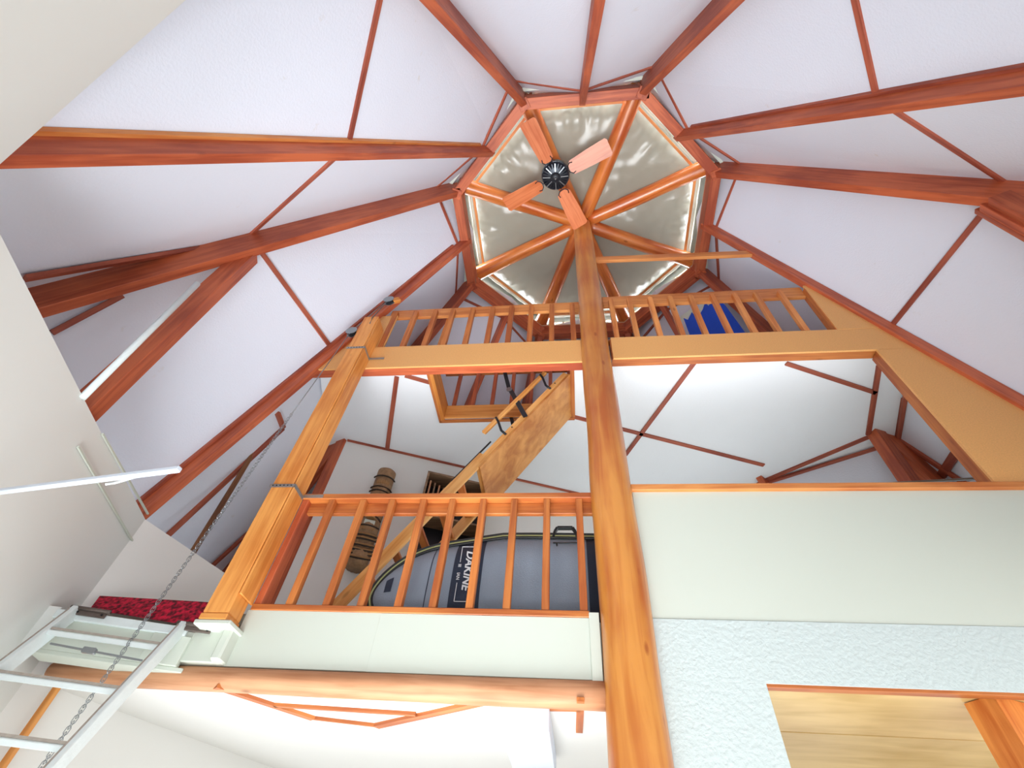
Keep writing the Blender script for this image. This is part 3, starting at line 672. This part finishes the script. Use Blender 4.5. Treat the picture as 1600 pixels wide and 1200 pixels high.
for y in (.27, .9):
    dy_ = V((0, y-.27, 0)); A0, A1, A2 = atY(787, 575, .27)+dy_, atY(796, 610, .27)+dy_, atY(821, 651, .27)+dy_
    beam('spring_arm', A0, A1, .012, .04, m_black, al, up=(1, 0, 0), bev=0)
    beam('spring_arm', A1+V((0, -.01, .02)), A2, .012, .045, m_black, al, up=an, bev=0)
    link('pivot', disc_bm([(.03, -.008), (.03, .008)], 12), m_steel, al, Matrix.Translation(A1+V((0, -.012, 0))) @ Matrix.Rotation(rad(90), 4, 'X'))
beam('latch_bar', AL(1.2, .29, .12), AL(1.75, .29, .12), .01, .012, m_black, al, up=an, bev=0)

# bookcase against the partition
bc = thing('bookcase', 'tall dark wooden bookcase with boards stacked upright, behind the attic ladder', 'bookcase', W(-.95, 1.36, .2))
def wb(nm, al0, al1, o0, o1, za, zb, m, par):
    P = [W(al0, za, o0), W(al1, za, o0), W(al1, za, o1), W(al0, za, o1)]; return prism(nm, P, (0, 0, zb-za), m, par)
ZT = 3.66
wb('side', -1.33, -1.305, .0, .26, 1.36, ZT, m_shelf, bc); wb('side', -.60, -.575, .0, .26, 1.36, ZT, m_shelf, bc)
wb('top', -1.33, -.575, .0, .26, ZT, ZT+.025, m_shelf, bc); wb('back', -1.31, -.59, .0, .012, 1.36, ZT, m_dgrey, bc)
for zz in (1.45, 2.0, 2.55, 3.1): wb('shelf', -1.305, -.60, .012, .25, zz, zz+.02, m_shelf, bc)
wb('divider', -1.0, -.98, .012, .25, 1.36, ZT, m_shelf, bc)
for i in range(5):
    x = -1.28+.055*i
    tag(wb('stored_board', x, x+.018, .06, .24, 3.125, 3.57-.02*i, m_shelf if i % 2 else m_beamraw, None), ['leftmost', 'second', 'middle', 'fourth', 'rightmost'][i]+' of the thin boards standing upright in the top of the bookcase', 'board', 'boards standing in the bookcase')

# carved totem on the partition
tm = thing('carved_totem', 'dark carved wooden tiki totem pole on the partition behind the lower railing', 'totem', W(-1.79, 2.46, .1))
m_tot = mat('carved_dark_wood', srgb(150, 116, 82), .6, bump=.9, bscale=50, var=.6, vscale=22)
m_tot2 = mat('carved_lighter_wood', srgb(156, 116, 72), .6, bump=.5, bscale=60, var=.3, vscale=25)
m_totd = mat('carved_groove', srgb(52, 38, 28), .8)
tb, tt_ = W(-1.79, 2.42, .125), W(-1.81, 3.62, .125)
bm = bmesh.new(); R = []; seg = 36; rings = 110; Ht = 1.20
for i in range(rings+1):
    t = i/rings; ring_ = []
    base = .105
    for j in range(seg):
        a = 2*math.pi*j/seg; fr = math.cos(a+math.pi/2)           # front faces -Y side
        k = base
        if t < .80:
            k += .016*math.sin(t*26)*max(0, fr)+.008*noise.noise(V((math.cos(a)*3, math.sin(a)*3, t*14)))
            for (tc_, w_, h_) in ((.08, .05, .03), (.2, .06, .024), (.36, .05, .03), (.56, .07, .034), (.70, .04, .018)):
                k += h_*math.exp(-((t-tc_)/w_)**2)*max(0, fr)**1.5
            k -= .028*math.exp(-((t-.29)/.022)**2)*max(0, fr)     # mouth
            k -= .016*math.exp(-((t-.47)/.015)**2)*max(0, fr)
            k += .006*math.sin(a*14+t*30)*(1 if t < .24 else .4)
        else: k += .0015*math.sin(a*30)
        ring_.append(bm.verts.new((k*math.cos(a), k*math.sin(a), t*Ht)))
    R.append(ring_)
for i in range(rings):
    for j in range(seg): bm.faces.new((R[i][j], R[i][(j+1) % seg], R[i+1][(j+1) % seg], R[i+1][j]))
bm.faces.new(R[0]); bm.faces.new(R[-1]); bmesh.ops.recalc_face_normals(bm, faces=bm.faces[:])
Mt = Matrix.Translation(tb) @ Matrix.Rotation(math.atan2(.358, .934), 4, 'Z')
link('body', bm, m_tot, tm, Mt, True)
for z_, n_, r_ in ((1.00, 7, .104), (.40, 6, .125)):                  # carved tooth bands
    for q in range(n_):
        a = rad(-90+(q-(n_-1)/2)*(17 if z_ > 1 else 11)); b_ = bmesh.new()
        bmesh.ops.create_icosphere(b_, subdivisions=1, radius=.019, matrix=Matrix.Diagonal((1, .6, 1.9, 1)))
        link('carved_tooth', b_, m_tot2, tm, Mt @ Matrix.Translation((r_*math.cos(a), r_*math.sin(a), z_)))
def arc(z_, wid_, drop, r_, m_, nm, off=.009, x0=0):
    P = []
    for i in range(13):
        u = -1+2*i/12; a = -math.pi/2+(u*wid_+x0)
        P.append(Mt @ V(((r_+off)*math.cos(a), (r_+off)*math.sin(a), z_-drop*(1-u*u))))
    tube(nm, P, .009, m_, tm, 5)
for z_, dr, r_ in ((.10, .05, .135), (.145, .05, .128), (.19, .05, .126), (.235, .045, .132), (.30, .035, .128), (.345, .03, .118)):
    arc(z_, 1.15, dr, r_, m_tot2, 'carved_ridge'); arc(z_-.016, 1.15, dr, r_-.002, m_totd, 'carved_groove')
for z_ in (.88, .93, 1.08): arc(z_, 1.3, .01, .112, m_totd, 'carved_groove')
for sd in (-1, 1):                                                # eye rings and brows
    for q in range(3):
        rr = .5+.16*q
        tube('eye_groove', [Mt @ V(((.142-.005*q)*math.cos(a_), (.142-.005*q)*math.sin(a_), .64+.085*rr*math.sin(th))) for th in [rad(-30+20*i) for i in range(12)] for a_ in [-math.pi/2+sd*(.55+.42*rr*math.cos(th))]], .006, m_totd if q % 2 == 0 else m_tot2, tm, 5)
b_ = bmesh.new(); bmesh.ops.create_cone(b_, segments=4, radius1=.05, radius2=.010, depth=.20, cap_ends=True)
link('nose', b_, m_tot2, tm, Mt @ Matrix.Translation((0, -.125, .60)))
b_ = box_bm(.11, .03, .055); link('mouth_inlay', b_, m_wall, tm, Mt @ Matrix.Translation((0, -.110, .455)))
arc(.50, .9, -.03, .126, m_totd, 'lip_groove'); arc(.415, .9, .01, .132, m_totd, 'lip_groove')

# ------------------------------------------------------------------ surfboard bag
bag = thing('surfboard_bag', 'grey-blue padded surfboard bag standing on edge behind the lower railing', 'surfboard bag', (-.8, .3, 1.40))
NX, XE = -1.70, .55
def bag_half(x):
    t = (x-NX)/(XE-NX); s = max(0, min(1, (x-NX)/.5)); return .33*(1-(1-s)**2.4)**.62*(.93+.07*math.sin(math.pi*min(1, t)))
def bag_c(x): s = max(0, min(1, (x-NX)/.9)); return 1.60+.145*s
def bag_pt(x, v, side, off=0):
    h = bag_half(x); thick = .085*(1-abs(v)**3.2)*min(1, h/.2)
    w_ = .006*math.sin(x*17)+.004*math.sin(x*41)
    return V((x, .26-side*(thick+off+(w_ if side > 0 else 0)*(1-v*v)), max(1.40, bag_c(x)+h*v)))
def patch(nm, xa, xb, va, vb, m, off=0, side=1, nx=40, nv=16):
    bm = bmesh.new(); G = []
    for i in range(nx+1):
        x = xa+(xb-xa)*(i/nx)
        if xa == NX: x = xa+(xb-xa)*(i/nx)**1.7
        G.append([bm.verts.new(bag_pt(x, va+(vb-va)*j/nv, side, off)) for j in range(nv+1)])
    for i in range(nx):
        for j in range(nv): bm.faces.new((G[i][j], G[i+1][j], G[i+1][j+1], G[i][j+1]))
    bmesh.ops.remove_doubles(bm, verts=bm.verts[:], dist=1e-5); bmesh.ops.recalc_face_normals(bm, faces=bm.faces[:])
    return link(nm, bm, m, bag, smooth=True)
patch('front_cover', NX, XE, -1, 1, m_bag, 0, 1, 90, 24); patch('back_cover', NX, XE, -1, 1, m_navy, 0, -1, 60, 12)
patch('logo_band', -1.135, -.925, -.98, .98, m_navy, .004, 1, 8, 24)
patch('tail_panel', -.19, .5, -.98, .98, m_navy, .004, 1, 20, 24)
patch('nose_patch', -1.60, -1.55, -.1, .38, m_navy, .004, 1, 4, 8)
for x in (-1.30, -.72, -.50): patch('seam', x, x+.006, -.97, .97, m_navy, .003, 1, 1, 24)
def edge_pts(o):
    up_ = [bag_pt(NX+(XE-NX)*(i/50)**1.7, 1, 1) for i in range(51)]; dn = [bag_pt(NX+(XE-NX)*(i/50)**1.7, -1, 1) for i in range(1, 30)]
    c = [V((p.x, p.y, p.z)) for p in dn[::-1]+up_]; out = []
    for i, p in enumerate(c):
        t = (c[min(i+1, len(c)-1)]-c[max(i-1, 0)]).normalized(); out.append(p+V((-t.z, 0, t.x))*o+V((0, -.02+o*.3, 0)))
    return out
tube('piping', edge_pts(-.006), .010, m_pipe, bag, 6); tube('zip', edge_pts(.012), .008, m_yel, bag, 6); tube('piping', edge_pts(.030), .011, m_pipe, bag, 6)
hx0, hx1 = -.43, -.255; hz = bag_pt(-.34, 1, 1).z; hp = [V((hx0, .25, hz)), V((hx0+.01, .25, hz+.05)), V((hx0+.03, .25, hz+.085)), V((hx1-.03, .25, hz+.085)), V((hx1-.01, .25, hz+.05)), V((hx1, .25, hz))]
for i in range(5): beam('handle_strap', hp[i], hp[i+1], .035, .018, m_pipe, bag, up=(0, 0, 1), bev=.002)
zp = [bag_pt(-.43+.22*i/8, .80, 1, .006) for i in range(9)]
tube('pocket_zip', zp, .005, m_pipe, bag, 5); tube('zip_pull', [zp[1], zp[1]-V((0, .004, .045))], .007, m_pipe, bag, 5)
def text(body, size, origin, parent, m, shear=0, bold=.0, sx=1.0):
    cu = bpy.data.curves.new('lettering', 'FONT'); cu.body = body; cu.size = size; cu.shear = shear; cu.offset = bold; cu.extrude = .0015; cu.align_x = 'LEFT'
    tmp = bpy.data.objects.new('tmp', cu); C.objects.link(tmp)
    me = bpy.data.meshes.new_from_object(tmp.evaluated_get(bpy.context.evaluated_depsgraph_get())); bpy.data.objects.remove(tmp)
    me.materials.clear(); me.materials.append(m); o = bpy.data.objects.new('lettering', me); C.objects.link(o)
    M = Matrix((V((0, 0, -1)), V((1, 0, 0)), V((0, -1, 0)))).transposed().to_4x4(); M.translation = origin
    return put(o, M @ Matrix.Diagonal((sx, 1, 1, 1)), parent)
yf = bag_pt(-1.03, 0, 1, .012).y
text('DAKINE', .080, V((-1.045, yf, 1.905)), bag, m_print, .25, .0016, 1.02)
text('III', .032, V((-1.095, yf, 1.80)), bag, m_print); text('IAN', .032, V((-1.095, yf, 1.735)), bag, m_print)
def pline(x0, z0_, x1, z1_):
    beam('print_line', (x0, yf, z0_), (x1, yf, z1_), .004, .004, m_print, bag, bev=0)
pline(-1.085, 1.935, -.95, 1.935); pline(-1.085, 1.935, -1.085, 1.815); pline(-1.085, 1.66, -1.085, 1.53); pline(-1.085, 1.53, -.95, 1.53)

# blue cloth behind the upper railing
a_, b_, c_ = cpt(22.5, ZB), cpt(45, ZB), cpt(22.5, 6.5)
nb = (b_-a_).cross(c_-a_).normalized(); nb = nb if nb.z > 0 else -nb
db = nb.dot(a_)-.30
pix = [(1172, 530), (1080, 530), (1068, 497), (1075, 500), (1081, 488), (1086, 493), (1093, 492), (1098, 484), (1102, 473), (1107, 478), (1113, 472), (1119, 465), (1126, 470), (1134, 478)]
bcl = prism('blue_cloth', [at(u, v, nb, db) for u, v in pix], -nb*.006, m_blue)
tag(bcl, 'royal blue cloth with scalloped top edge hung behind the right upper railing', 'cloth')
wc = prism('white_lace_edge', [at(u, v, nb, db+.01) for u, v in [(1060, 500), (1066, 503), (1080, 492), (1090, 494), (1104, 477), (1112, 478), (1122, 468), (1120, 462), (1104, 466), (1094, 474), (1092, 484), (1078, 484), (1064, 494)]], -nb*.004, m_wall, bcl)

bpy.context.view_layer.update()
